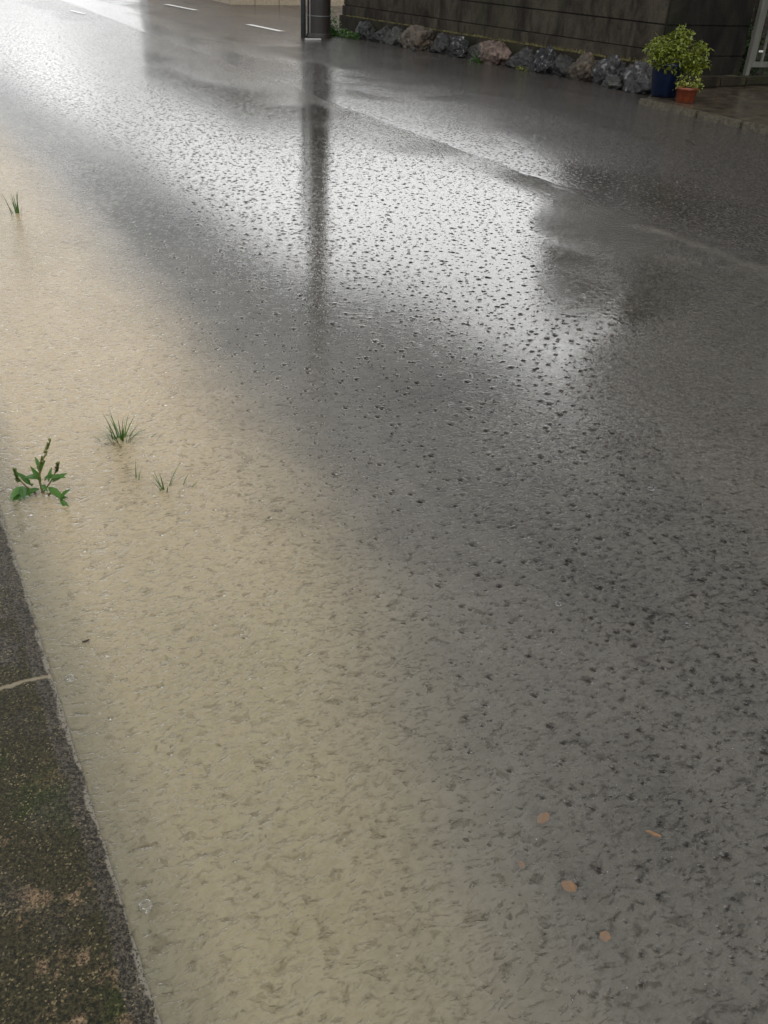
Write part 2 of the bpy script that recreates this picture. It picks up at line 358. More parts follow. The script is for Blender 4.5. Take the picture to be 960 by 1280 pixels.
def lathe(bm, prof, seg=32):
    rings = [[bm.verts.new((r*math.cos(2*math.pi*j/seg), r*math.sin(2*math.pi*j/seg), z)) for j in range(seg)] for r, z in prof]
    for i in range(len(rings)-1):
        for j in range(seg): bm.faces.new((rings[i][j], rings[i][(j+1) % seg], rings[i+1][(j+1) % seg], rings[i+1][j]))
    bm.faces.new(rings[0][::-1]); bm.faces.new(rings[-1])
def blade(bm, p, az, lean, L, w, droop=.3, n=5):
    p = Vector(p); d = Vector((math.cos(az), math.sin(az), 0)); s = Vector((-math.sin(az), math.cos(az), 0)); prev = None
    ang = lean
    for i in range(n+1):
        t = i/n; ww = w*(1-t**1.5)*.5 + .0002
        a = bm.verts.new(p - s*ww); b = bm.verts.new(p + s*ww + Vector((0, 0, ww*.4)))
        if prev: bm.faces.new((prev[0], prev[1], b, a))
        prev = (a, b); ang2 = ang + droop*t
        p = p + (Vector((0, 0, 1))*math.cos(ang2) + d*math.sin(ang2))*(L/n)
def leaf(bm, p, direc, nrm, L, w):
    p = Vector(p); d = Vector(direc).normalized(); n = Vector(nrm); n = (n - d*n.dot(d)).normalized(); s = d.cross(n)
    prof = [(0, .08), (.2, .75), (.45, 1), (.7, .7), (.9, .28), (1, .0)]
    prev = None
    for t, ww in prof:
        q = p + d*L*t - n*(L*.18*t*t); h = w*.5*ww
        a = bm.verts.new(q + s*h + n*h*.35); c = bm.verts.new(q); b = bm.verts.new(q - s*h + n*h*.35)
        if prev:
            bm.faces.new((prev[0], prev[1], c, a)); bm.faces.new((prev[1], prev[2], b, c))
        prev = (a, c, b)
def fnoise(X, Y, scale, seed=0):
    """smooth value noise, numpy"""
    r = np.random.default_rng(seed); T = r.random((256, 256))
    x = X*scale+1000; y = Y*scale+1000; xi = np.floor(x).astype(int); yi = np.floor(y).astype(int); fx = x-xi; fy = y-yi
    fx = fx*fx*(3-2*fx); fy = fy*fy*(3-2*fy); g = lambda a, b: T[a % 256, b % 256]
    return (g(xi, yi)*(1-fx)+g(xi+1, yi)*fx)*(1-fy)+(g(xi, yi+1)*(1-fx)+g(xi+1, yi+1)*fx)*fy
def gridmesh(name, xs, ys, Z):
    nx, ny = len(xs), len(ys); X, Y = np.meshgrid(xs, ys)
    v = np.stack([X, Y, Z], -1).reshape(-1, 3)
    i = np.arange(nx*ny).reshape(ny, nx); q = np.stack([i[:-1, :-1], i[:-1, 1:], i[1:, 1:], i[1:, :-1]], -1).reshape(-1, 4)
    me = bpy.data.meshes.new(name); me.vertices.add(len(v)); me.vertices.foreach_set('co', v.astype('f').ravel())
    me.loops.add(q.size); me.loops.foreach_set('vertex_index', q.ravel().astype('i'))
    me.polygons.add(len(q)); me.polygons.foreach_set('loop_start', np.arange(0, q.size, 4).astype('i')); me.polygons.foreach_set('loop_total', np.full(len(q), 4, 'i'))
    me.update(calc_edges=True); me.polygons.foreach_set('use_smooth', np.ones(len(q), bool)); return me

# ------------------------------------------------------------------ road and flood water
def calm(Y):          # how far out the still part reaches, before the sheet of running water
    return np.interp(Y, [-3, 0, 1.0, 1.5, 2.0, 2.6, 3.5, 4.9, 6.4, 8, 12, 20, 60], [1.3, 1.45, 1.75, 1.95, 2.25, 2.75, 3.5, 4.0, 4.25, 4.0, 3.4, 3.0, 2.6])
def waterline(Y):     # how far out from the kerb the flood reaches
    return np.maximum(calm(Y), 4.26+0*Y)
def road_z(X, Y):
    mud = np.interp(Y, [-3, 0, .5, 1, 2, 4, 8, 20, 60], [-.6, -.5, -.43, -.28, -.08, 0, -.03, -.1, -.2])
    Xs = X - mud
    gut = np.interp(Xs, [0, .3, .7, 1.0, 1.2, 1.4, 1.7], [-.13, -.11, -.070, -.039, -.020, -.0095, -.002])
    R = waterline(Y)
    base = np.interp(X-R, [-4, -1.2, -.35, 0, .6, 2, 9], [-.0085, -.007, -.0040, -.0015, .010, .03, .03])
    n = (fnoise(X, Y, 1.3, 1)-.5)*.010 + (fnoise(X, Y, 3.7, 2)-.5)*.005 + (fnoise(X, Y, 13, 3)-.5)*.0022 + (fnoise(X, Y, 40, 4)-.5)*.0012
    n *= np.clip((X-.1)/.6, .2, 1)*np.clip(1-(X-2.4)/1.4, .16, 1)
    # joint of the old and the newer surfacing with a ragged broken lip
    jx = 4.33 + (fnoise(X*0, Y, 2.2, 5)-.5)*.08 + (fnoise(X*0, Y, 9, 6)-.5)*.04
    lip = np.clip((X-jx)/.05, 0, 1)*.0012
    tr = -.016*np.exp(-((X-jx+.03)/.035)**2)*(fnoise(X*0, Y, 1.1, 8) > .45)
    rag = -.010*np.clip((fnoise(X*2.2+Y*.6, Y*1.1, 3.2, 9)-.60)/.05, 0, 1)*np.exp(-((X-4.12)/.30)**2)*np.exp(-((Y-4.0)/1.6)**2)
    return gut + base + n + lip + tr + rag
xs = np.concatenate([np.arange(.092, 5.2, .022), np.arange(5.2, 9.3, .08)])
ys = np.concatenate([np.arange(-3, .3, .1), np.arange(.3, 7, .022), np.arange(7, 16, .06), np.arange(16, 90, .5)])
X, Y = np.meshgrid(xs, ys)
road = struct(link('road', gridmesh('road', xs, ys, road_z(X, Y)), 'asphalt'))
# how thick the film of running rain water is: fullest near the flood and down the street, thin and broken by the far joint
WT = np.clip(1-(X-waterline(Y)-.5)/1.1, 0, 1)
stk = fnoise(X*1.2+Y*.25, Y*.5-X*.1, 1.3, 51)*.6+fnoise(X*1.5+Y*.3, Y*.8, 3.4, 52)*.4
FAR = np.clip((Y-5.5)/4, 0, 1)*np.clip(1.15-(X-4.4)/3.2, .25, 1)
WT = np.maximum(WT*np.clip((Y-3)/2, .45, 1), FAR*np.clip(.68+1.8*(stk-.38), .15, 1)); WT = np.maximum(WT, .5*np.clip((stk-.5)/.2, 0, 1))
wa = road.data.attributes.new('wet', 'FLOAT', 'POINT'); wa.data.foreach_set('value', WT.astype('f').ravel())
xw = np.concatenate([np.arange(.084, 1.6, .012), np.arange(1.6, 5.0, .04)]); yw = np.concatenate([np.arange(-3, .4, .05), np.arange(.4, 1.4, .012), np.arange(1.4, 10, .04), np.arange(10, 60, .3)])
X, Y = np.meshgrid(xw, yw)
water = struct(link('flood_water', gridmesh('flood_water', xw, yw, np.zeros_like(X)), 'water'))
DEP = np.maximum(-road_z(X, Y), 0)
fl = water.data.attributes.new('flow', 'FLOAT', 'POINT'); FL = np.clip((X-calm(Y)+(fnoise(X, Y, 1.6, 41)-.5)*.9+.35)/1.0, 0, 1)
FL = FL*np.clip(1-(Y-5)/4, .3, 1)
fl.data.foreach_set('value', (FL*FL*(3-2*FL)).astype('f').ravel())
LEAVES = [(.905, .87, .020), (1.085, .74, .018), (.855, .72, .018), (.85, .61, .015), (.80, .80, .013)]
for lx, ly, lr in LEAVES: DEP = DEP*(1-.52*np.exp(-((X-lx)**2+(Y-ly)**2)/lr**2))   # less murk above the leaves that float just under the surface
at = water.data.attributes.new('depth', 'FLOAT', 'POINT'); at.data.foreach_set('value', DEP.astype('f').ravel())
bm = bmesh.new(); box(bm, -300, 300, -300, 300, -.6, -.2); struct(obj('terrain', bm, 'terrain'))
bm = bmesh.new(); box(bm, 9.15, 60, 16.3, 22.6, -.15, .03); struct(obj('side_street', bm, 'asphalt'))
# painted dashes, thin sheets lying on the road
def dash(A, B, w):
    A = Vector((*A, 0)); B = Vector((*B, 0)); u = (B-A); n = Vector((u.y, -u.x, 0)).normalized()*w/2; bm = bmesh.new(); N = 10; prev = None
    for i in range(N+1):
        p = A+u*i/N; c = []
        for q in (p-n, p+n): c.append(bm.verts.new((q.x, q.y, float(road_z(np.array([q.x]), np.array([q.y]))[0])+.009)))
        if prev: bm.faces.new((prev[0], prev[1], c[1], c[0]))
        prev = c
    return struct(obj('road_marking', bm, 'paint'))
dash((6.55, 20.55), (6.36, 22.1), .13); dash((6.68, 16.25), (6.54, 17.5), .13); dash((4.13, 19.9), (4.02, 20.7), .10)

# ------------------------------------------------------------------ kerb on the left
def kerbz(X, Y): return .012 + np.where(X < .07, .004, 0) + (fnoise(X, Y, 12, 21)-.5)*.004 + (fnoise(X, Y, 50, 22)-.5)*.002
def slab(name, x0, x1, y0, y1, dz=0, mat='moss'):
    bm = bmesh.new(); nx = max(2, int((x1-x0)/.03)); ny = max(2, int((y1-y0)/.03))
    X, Y = np.meshgrid(np.linspace(x0, x1, nx), np.linspace(y0, y1, ny)); Z = kerbz(X, Y)+dz
    X = X + (X > x1-.001)*(fnoise(X, Y, 9, 31)-.5)*.003 + (X > x1-.001)*(fnoise(X, Y, 45, 32)-.5)*.004
    rim = np.minimum.reduce([X-x0, x1-X, Y-y0, y1-Y]); Z = Z - .005*np.exp(-(np.maximum(rim, 0)/.006)**2)
    V = [[bm.verts.new((X[j, i], Y[j, i], Z[j, i])) for i in range(nx)] for j in range(ny)]
    for j in range(ny-1):
        for i in range(nx-1): bm.faces.new((V[j][i], V[j][i+1], V[j+1][i+1], V[j+1][i]))
    loop = [V[0][i] for i in range(nx)]+[V[j][-1] for j in range(1, ny)]+[V[-1][i] for i in range(nx-2, -1, -1)]+[V[j][0] for j in range(ny-2, 0, -1)]
    low = [bm.verts.new((v.co.x, v.co.y, -.2)) for v in loop]; n = len(loop)
    for a in range(n): bm.faces.new((loop[a], low[a], low[(a+1) % n], loop[(a+1) % n]))
    return struct(obj(name, bm, mat, smooth=False))
slab('kerb', -1.2, .092, -1.3, 4.69, 0)
slab('kerb', -1.2, .092, 4.70, 12, 0); slab('kerb', -1.2, .092, 12.01, 40, 0)

# ------------------------------------------------------------------ block wall on the far side
WA, WB = (7.80, 16.1), (8.77, 9.2)
wall = thing('block_wall', 'long dark stained concrete block wall with grooved courses, behind the row of rocks', 'wall', (8.3, 12.6, 0))
def wchild(name, A, B, off, th, z0, z1, mat, parent, bev=0.):
    bm = bmesh.new(); obox(bm, A, B, off, th, z0, z1, bev); o = obj(name, bm, mat)
    o.parent = parent; o.matrix_parent_inverse = Matrix.Translation(-Vector(parent.location)); return o
wchild('footing', WA, WB, .10, .30, -.2, .31, 'ledge', wall, .012)
wchild('lower_course', WA, WB, .035, .20, .312, .455, 'wall', wall, .006)
wchild('block_course', WA, WB, 0, .14, .463, .735, 'wall', wall, .006)
wchild('block_course', WA, WB, 0, .14, .748, 1.03, 'wall', wall, .006)
wchild('block_course', WA, WB, 0, .14, 1.043, 1.33, 'wall', wall, .006)
wchild('coping', WA, WB, .04, .22, 1.333, 1.42, 'wall', wall, .01)
wchild('backing', WA, WB, -.02, .10, .456, 1.332, 'wall_dark', wall)
rw = thing('return_wall', 'near-black short block wall turning in from the road between the long wall and the gate', 'wall', (9.5, 9.2, 0))
RA, RB = (8.78, 9.17), (10.05, 9.05)
wchild('block_course', RA, RB, 0, .16, .12, .40, 'wall_dark', rw, .006)
wchild('block_course', RA, RB, 0, .16, .408, .735, 'wall_dark', rw, .006)
wchild('block_course', RA, RB, 0, .16, .745, 1.05, 'wall_dark', rw, .006)
wchild('block_course', RA, RB, 0, .16, 1.06, 1.42, 'wall_dark', rw, .006)
wchild('backing', RA, RB, -.02, .12, .1, 1.4, 'wall_dark', rw)
# raised paved entrance
bm = bmesh.new(); N = 14
out = [(7.80, 8.25), (8.8, 9.14), (10.1, 9.04), (16, 8.6), (16, 2), (7.86, 2.0), (7.84, 6.4)]
vt = [bm.verts.new((x, y, .092)) for x, y in out]; vb = [bm.verts.new((x, y, -.2)) for x, y in out]
bm.faces.new(vt[::-1])
for i in range(len(out)): bm.faces.new((vt[i], vb[i], vb[(i+1) % len(out)], vt[(i+1) % len(out)]))
bmesh.ops.recalc_face_normals(bm, faces=bm.faces); struct(obj('entrance_paving', bm, 'paving'))
y = 8.27
for i, L in enumerate((.9, .62, .75, .6, .8, .9, .9)):
    bm = bmesh.new(); box(bm, 7.70+random.uniform(-.01, .01), 7.80, y-L+.012, y, -.1, .10+random.uniform(-.006, .006), .012); struct(obj('entrance_kerb', bm, 'stone_kerb')); y -= L
# plinth stones below the return wall
st = thing('stone_step', 'low mossy stone step at the foot of the near-black short wall', 'step', (9.5, 8.9, .09))
for i, (a, b) in enumerate(((-.62, -.05), (-.04, .42), (.43, 1.2))):
    bm = bmesh.new(); box(bm, a, b, -.14+.02*i, .11, 0, .12-.01*i, .02); obj('step_stone', bm, 'ledge', st)
# gate
gt = thing('metal_gate', 'grey metal gate with upright bars beside the near-black wall', 'gate', (10.12, 9.03, 0))
gt.rotation_euler.z = math.radians(-8)
bm = bmesh.new(); box(bm, 0, .06, -.03, .03, .1, 1.35, .004); obj('gate_post', bm, 'gate', gt)
bm = bmesh.new(); box(bm, .065, 1.6, -.02, .02, .28, .345, .004); obj('bottom_rail', bm, 'gate', gt)
bm = bmesh.new(); box(bm, .065, 1.6, -.02, .02, 1.24, 1.30, .004); obj('top_rail', bm, 'gate', gt)
bm = bmesh.new(); box(bm, .065, .115, -.018, .018, .346, 1.239, .003); obj('stile', bm, 'gate', gt)
for i in range(10):
    bm = bmesh.new(); x = .215+i*.145; box(bm, x, x+.032, -.012, .012, .346, 1.239, .003); obj('gate_bar', bm, 'gate', gt)
bm = bmesh.new(); box(bm, .125, .195, -.03, -.021, .455, .478, .002); obj('latch_plate', bm, 'paint', gt)

# ------------------------------------------------------------------ leafy helpers
def leafball(bm, c, r, n, L, w, squash=1., hollow=.5):
    for i in range(n):
        v = Vector((random.gauss(0, 1), random.gauss(0, 1), random.gauss(0, 1))).normalized()
        rad = (hollow+(1-hollow)*random.random()**.5)
        p = Vector(c)+Vector((v.x*r*rad, v.y*r*rad, v.z*r*rad*squash))
        d = (v+Vector((random.uniform(-.8, .8), random.uniform(-.8, .8), random.uniform(-.7, .3))))
        leaf(bm, p, d, v*.6+Vector((random.uniform(-.4, .4), random.uniform(-.4, .4), 1)), L*random.uniform(.7, 1.2), w*random.uniform(.7, 1.2))
# potted bushes
def clumps(bm, R, z0, z1, n, per, cr, L, w):
    for i in range(n):
        a = random.uniform(0, 6.28); t = random.random(); z = z0+(z1-z0)*t; rr = R*math.sqrt(max(0, 1-(2*(t-.42))**2*.85))*random.uniform(.35, 1)
        leafball(bm, (math.cos(a)*rr, math.sin(a)*rr, z), cr*random.uniform(.7, 1.2), per, L, w, .8, .3)
bp = thing('potted_bush', 'tall lime green bush in a dark blue pot at the wall corner', 'potted plant', (8.12, 8.33, .092))
bm = bmesh.new(); lathe(bm, [(.13, 0), (.145, .02), (.185, .30), (.20, .33), (.20, .36), (.175, .36), (.17, .33)], 36); obj('pot', bm, 'blue', bp, smooth=True)
bm = bmesh.new(); lathe(bm, [(.02, .331), (.166, .338)], 24); obj('soil', bm, 'soil', bp)
bm = bmesh.new()
for i in range(12):
    a = random.uniform(0, 6.28); r = random.uniform(.05, .3); tube(bm, [(0, 0, .33), (math.cos(a)*r*.4, math.sin(a)*r*.4, .5), (math.cos(a)*r, math.sin(a)*r, random.uniform(.50, .68))], [.008, .006, .003], 5)
obj('stem', bm, 'stem', bp)
bm = bmesh.new(); clumps(bm, .42, .28, .66, 80, 34, .072, .050, .030); clumps(bm, .12, .64, .74, 6, 24, .06, .045, .026); f = obj('foliage', bm, 'bush', bp); f.location = (.07, -.04, .04); f.scale = (.84, .84, .88)
rp_s = .85
rp = thing('small_planter', 'small brick red planter of yellow-green seedlings in front of the blue pot', 'potted plant', (8.06, 7.93, .092))
bm = bmesh.new(); lathe(bm, [(.108, 0), (.112, .01), (.130, .145), (.138, .15), (.138, .18), (.122, .18), (.118, .165)], 32); obj('pot', bm, 'red', rp, smooth=True)
bm = bmesh.new(); lathe(bm, [(.02, .160), (.116, .166)], 24); obj('soil', bm, 'soil', rp)
bm = bmesh.new()
for dx in (-.077, .077):
    for i in range(9): leafball(bm, (dx+random.uniform(-.07, .07), -dx*.5+random.uniform(-.07, .07), .17+random.random()*.11), .04, 15, .038, .022, .9, .3)
obj('foliage', bm, 'bush2', rp); rp.scale = (rp_s,)*3

# ------------------------------------------------------------------ rocks along the foot of the wall
MT['rk_dark'] = rock_mat('dark_wet_rock', (.006, .006, .0065), (.022, .021, .021), (.14, .14, .14))
MT['rk_black'] = rock_mat('black_white_rock', (.003, .003, .005), (.010, .010, .014), (.45, .45, .46), .2, 10)
MT['rk_pink'] = rock_mat('pink_rock', (.045, .026, .018), (.15, .10, .08), (.28, .21, .18), .35, 7)
MT['rk_tan'] = rock_mat('tan_rock', (.022, .016, .010), (.095, .070, .048), (.24, .19, .14), .45, 9)
MT['rk_grey'] = rock_mat('grey_rock', (.012, .012, .011), (.042, .041, .037), (.13, .13, .115), .4, 9)
MT['rk_purple'] = rock_mat('purple_grey_rock', (.008, .0075, .0085), (.045, .041, .045), (.38, .36, .36), .3, 8)
def rock(x, y, w, h, dpt, mat, label, seed, blocky=0., sink=.25, rot=0.):
    bm = bmesh.new(); bmesh.ops.create_icosphere(bm, subdivisions=5, radius=1)
    r = random.Random(seed); planes = []
    for i in range(13):
        v = Vector((r.gauss(0, 1), r.gauss(0, 1), r.gauss(0, .8))).normalized(); planes.append((v, r.uniform(.62, .9)))
    from mathutils import noise as mn
    for v in bm.verts:
        c = v.co.normalized(); k_ = 1.
        for n, dd in planes:
            q = c.dot(n)
            if q > .05: k_ = min(k_, dd/q)
        k_ *= 1+.16*mn.noise(c*2.1+Vector((seed, 0, 0)))+.13*mn.noise(c*5+Vector((0, seed, 0)))-.07*abs(mn.noise(c*11))
        v.co = Vector((c.x*k_*w*.66, c.y*k_*dpt*.60, c.z*k_*h*.74))
    for f in bm.faces: f.smooth = True
    o = obj('rock', bm, mat, None, (x, y, h*(.5-sink*.6)))
    o.rotation_euler = (0, 0, rot-1.43); return tag(o, label, 'rock', None)
def onbase(s_, off=0.):   # x of the wall foot front at distance s_
    return WA[0]+(WB[0]-WA[0])*(16.1-s_)/(16.1-9.2) - .10 - off
R_ = [ # s along road, width, height, depth, off, material, label
 (15.05, .42, .27, .30, .12, 'rk_dark', 'dark grey rock with a pale edge, leftmost in the row, beside the green weeds'),
 (14.62, .38, .24, .26, .12, 'rk_dark', 'near-black low rock, second from the left end of the row'),
 (14.22, .44, .27, .28, .13, 'rk_grey', 'mid-grey angular rock just left of the craggy brown rock'),
 (13.60, .62, .33, .34, .15, 'rk_tan', 'craggy brown rock in the left part of the row, pale pebble at its foot'),
 (13.02, .40, .28, .26, .13, 'rk_dark', 'dark upright slab-like rock between craggy brown rock and black-and-white round rock'),
 (12.62, .32, .30, .28, .17, 'rk_black', 'small round black rock with white top, left of the pink boulder'),
 (12.20, .42, .24, .22, .11, 'rk_grey', 'dull grey-green rock directly left of the pink boulder'),
 (11.78, .44, .36, .34, .19, 'rk_pink', 'smooth domed pink-brown boulder with weeds at its foot'),
 (11.27, .50, .28, .28, .12, 'rk_dark', 'wide dark block of rock directly right of the pink boulder'),
 (10.83, .34, .31, .30, .14, 'rk_black', 'pointed black rock with white face, left of the tan block'),
 (10.50, .34, .30, .28, .14, 'rk_dark', 'near-black upright rock touching the left side of the tan block'),
 (10.13, .38, .32, .30, .16, 'rk_tan', 'square tan block-shaped rock in the right half of the row'),
 (9.68, .44, .33, .32, .18, 'rk_purple', 'large purple-grey rock with white patches, right of the tan block'),
 (9.40, .16, .17, .16, .03, 'rk_tan', 'small tan rock perched high against the footing near the wall corner'),
 (9.40, .30, .15, .24, .36, 'rk_grey', 'low flat grey rock on the road side, in front of the small tan rock'),
 (9.05, .46, .33, .34, .26, 'rk_purple', 'striated silver-grey rock at the right end of the row, by the blue pot'),
]
for i, (s_, w_, h_, d_, off, mt, lb) in enumerate(R_):
    o = rock(onbase(s_, off), s_, w_, h_, d_, mt, lb, i*3+1, rot=random.uniform(-.15, .15))
    if 'perched' in lb: o.location.z = .20
o = rock(onbase(13.35, .42), 13.35, .10, .08, .09, 'rk_grey', 'small pale pebble on the wet road below the craggy brown rock', 77); o.name = 'pebble'; o['category'] = 'pebble'

# ------------------------------------------------------------------ weeds by the wall
def grass_thing(name, label, cat, loc, n, spread, L, w, mat='grass', group=None, lean=.5, leaves=0):
    t = tag(None or bpy.data.objects.new(name, bpy.data.meshes.new(name)), label, cat, group); C.objects.link(t); t.location = loc
    bm = bmesh.new()
    for i in range(n):
        a = random.uniform(0, 6.28); r = spread*random.random()**.7
        blade(bm, (math.cos(a)*r, math.sin(a)*r, -.01), a+random.uniform(-.8, .8), random.uniform(.02, lean), L*random.uniform(.5, 1.15), w, random.uniform(.1, 1.0))
    for i in range(leaves):
        a = random.uniform(0, 6.28); r = spread*random.random()**.6
        leaf(bm, (math.cos(a)*r, math.sin(a)*r, random.random()**1.3*L*1.2), (math.cos(a), math.sin(a), random.uniform(-.2, .8)), (0, 0, 1), .07*random.uniform(.6, 1.2), .035)
    bm.to_mesh(t.data); bm.free(); t.data.materials.append(MT[mat]); return t
def weedpatch(loc, sx, sy, H, n, label, mat='weed'):
    t = bpy.data.objects.new('weed_clump', bpy.data.meshes.new('weed_clump')); C.objects.link(t); t.location = loc; tag(t, label, 'weeds'); bm = bmesh.new()
    for i in range(n):
        x = max(-.9, min(.9, random.gauss(0, .45)))*sx; y = max(-.9, min(.9, random.gauss(0, .42)))*sy; hh = H*max(.15, 1-abs(x/sx)**1.5)*random.random()
        a = random.uniform(0, 6.28)
        if random.random() < .45: blade(bm, (x, y, 0), a, random.uniform(.05, .6), H*random.uniform(.3, .8)*max(.25, 1-abs(x/sx)), .012, .7)
        else: leaf(bm, (x, y, hh), (math.cos(a), math.sin(a), random.uniform(-.3, .6)), (0, 0, 1), random.uniform(.04, .09), random.uniform(.02, .045))
    bm.to_mesh(t.data); bm.free(); t.data.materials.append(MT[mat]); return t
w1 = weedpatch((7.42, 15.75, 0), .16, .22, .42, 420, 'tall clump of green weeds at the left end of the wall, beside the utility pole')
weedpatch((7.50, 15.25, 0), .16, .35, .15, 240, 'low green weeds trailing along the foot of the leftmost rocks')
weedpatch((onbase(12.0, .28), 11.93, 0), .12, .22, .17, 150, 'bright green weeds at the foot of the pink boulder')
weedpatch((onbase(11.1, .28), 11.1, 0), .08, .25, .07, 70, 'sparse yellow-green weeds at the foot of the wide dark block of rock', 'bush2')
weedpatch((10.7, 8.75, .09), .22, .12, .12, 170, 'low weeds growing on the paving under the gate')
def on_ledge(s_): return onbase(s_)+.05
names = ['a short dry tuft of grass on the wall ledge above the dull grey-green rock', 'a pale dry tuft on the wall ledge above the pink boulder', 'a dry tuft on the wall ledge above the wide dark block of rock',
         'a tall pale dry tuft on the wall ledge above the pointed black rock', 'a ragged dry tuft on the ledge above the near-black upright rock', 'a dry tuft on the ledge above the tan block',
         'a dense dry tuft on the ledge above the large purple-grey rock', 'a spreading dry tuft at the ledge end by the wall corner']
for i, (s_, n_) in enumerate(zip((12.45, 11.8, 11.3, 10.85, 10.5, 10.12, 9.72, 9.35), names)):
    t = grass_thing('dry_grass_tuft', n_[2:], 'grass tuft', (on_ledge(s_), s_, .305), 0, .1, .1, .004, 'dry', 'dry tufts along the wall ledge')
    bm = bmesh.new(); amp = (.7, .9, .9, 1.1, 1.1, .8, 1.1, 1.5)[i]
    for q in range(int(150*amp)):
        yy = max(-.16, min(.16, random.gauss(0, .10*amp))); blade(bm, (random.uniform(-.05, .03), yy, 0), random.uniform(0, 6.28), random.uniform(.2, 1.2), random.uniform(.02, .07)*amp, .005, .8, 3)
    bm.to_mesh(t.data); bm.free()
mo = struct(bpy.data.objects.new('ledge_moss', bpy.data.meshes.new('ledge_moss')), 'stuff'); C.objects.link(mo); bm = bmesh.new()
for q in range(2600):
    s_ = random.uniform(9.25, 15.9); blade(bm, (onbase(s_)+random.uniform(-.0, .06), s_, .305), random.uniform(0, 6.28), random.uniform(.1, 1.2), random.uniform(.008, .03), .006, .5, 2)
bm.to_mesh(mo.data); bm.free(); mo.data.materials.append(MT['dry']); mo['label'] = 'thin yellow moss and dry grass growing along the ledge of the wall'

# ------------------------------------------------------------------ utility pole
up = thing('utility_pole', 'utility pole with dark brown sleeve and grey conduit pipe beside the side street', 'utility pole', (6.98, 15.35, 0))
bm = bmesh.new(); tube(bm, [(0, 0, -.3), (0, 0, 9.5)], [.185, .12], 32); obj('shaft', bm, 'pole_conc', up, smooth=True)
bm = bmesh.new(); tube(bm, [(0, 0, .10), (0, 0, 1.95)], [.196, .188], 40, False); obj('sleeve', bm, 'pole', up, smooth=True)
bm = bmesh.new(); lathe(bm, [(.21, -.05), (.225, .0), (.205, .09), (.20, .10)], 32); obj('collar', bm, 'pole', up, smooth=True)
for z in (.34, .66, 1.3, 1.9):
    bm = bmesh.new(); lathe(bm, [(.1985-.004*z/2, z), (.2-.004*z/2, z+.004), (.2-.004*z/2, z+.014), (.1985-.004*z/2, z+.018)], 40); obj('band', bm, 'paint' if z == .66 else 'galv', up, smooth=True)
bm = bmesh.new(); tube(bm, [(-.25, .07, -.1), (-.25, .07, 3.2)], .042, 16); obj('conduit', bm, 'galv', up, smooth=True)
bm = bmesh.new(); tube(bm, [(-.188, -.06, .02), (-.188, -.06, 3.2)], .007, 8); obj('earth_wire', bm, 'paint', up, smooth=True)
bm = bmesh.new(); box(bm, -.33, -.05, -.32, -.26, -.03, .035, .008); b = obj('base_strip', bm, 'paint', up); b.rotation_euler.z = -.12

# ------------------------------------------------------------------ beige building at the corner of the side street, and the rest of the row
def building(name, label, x0, x1, y0, y1, H, mat, base=None, roofh=1.2, loc=None):
    t = thing(name, label, 'building', ((x0+x1)/2, (y0+y1)/2, 0)); hx, hy = (x1-x0)/2, (y1-y0)/2
    bm = bmesh.new(); box(bm, -hx, hx, -hy, hy, -.2, H, .02); obj('wall', bm, mat, t)
    bm = bmesh.new(); e = .45
    vs = [bm.verts.new(p) for p in ((-hx-e, -hy-e, H), (hx+e, -hy-e, H), (hx+e, hy+e, H), (-hx-e, hy+e, H), (0, -hy*.4, H+roofh), (0, hy*.4, H+roofh))]
    for f in ((0, 1, 4), (1, 2, 5, 4), (2, 3, 5), (3, 0, 4, 5), (3, 2, 1, 0)): bm.faces.new([vs[i] for i in f])
    obj('roof', bm, 'roof', t)
    n = max(1, int((y1-y0)/3)); floors = 2 if H > 4.5 else 1
    for fl in range(floors):
        for i in range(n):
            yc = -hy+(i+.5)*2*hy/n; z0 = 1.1+fl*2.6
            bm = bmesh.new(); box(bm, -hx-.03, -hx-.004, yc-.65, yc+.65, z0, z0+1.1, .005); w = obj('window', bm, 'galv', t)
            bm = bmesh.new(); box(bm, -hx-.036, -hx-.031, yc-.58, yc+.58, z0+.07, z0+1.03); obj('pane', bm, 'glass', w)
    for i in range(max(1, int((x1-x0)/3))):
        xc = -hx+(i+.5)*2*hx/max(1, int((x1-x0)/3))
        for fl in range(floors):
            z0 = 1.1+fl*2.6
            bm = bmesh.new(); box(bm, xc-.65, xc+.65, -hy-.03, -hy-.004, z0, z0+1.1, .005); w = obj('window', bm, 'galv', t)
            bm = bmesh.new(); box(bm, xc-.58, xc+.58, -hy-.036, -hy-.031, z0+.07, z0+1.03); obj('pane', bm, 'glass', w)
    return t
BX, BY = 7.95, 22.35
bb = thing('beige_wall', 'low beige boundary wall with a kerb of pale blocks at its foot, across the side street', 'wall', (BX+3, BY+3, 0))
def bchild(bm, nm, mt): o = obj(nm, bm, mt); o.parent = bb; o.matrix_parent_inverse = Matrix.Translation(-Vector(bb.location))
x = BX
while x < 14:
    bm = bmesh.new(); box(bm, x, x+.585, BY, BY+.11, -.1, .15, .008); bchild(bm, 'foot_block', 'beige_block'); x += .6
yy = BY+.12
while yy < 28:
    bm = bmesh.new(); box(bm, BX, BX+.11, yy, yy+.585, -.1, .15, .008); bchild(bm, 'foot_block', 'beige_block'); yy += .6
for a in ((BX+.13, 14, BY+.13, BY+.28), (BX+.13, BX+.28, BY+.281, 30)):
    bm = bmesh.new(); box(bm, *a, -.1, .45, .01); bchild(bm, 'wall_panel', 'beige')
    bm = bmesh.new(); box(bm, a[0]-.02, a[1]+.02, a[2]-.02, a[3]+.02 if a[1] > 12 else a[3], .453 if a[1] > 12 else .454, .50, .01); bchild(bm, 'coping', 'beige_block')
building('pale_house', 'pale grey rendered house behind the low beige wall across the side street', 9.4, 18, 25, 36, 3.0, 'render', roofh=1.0)
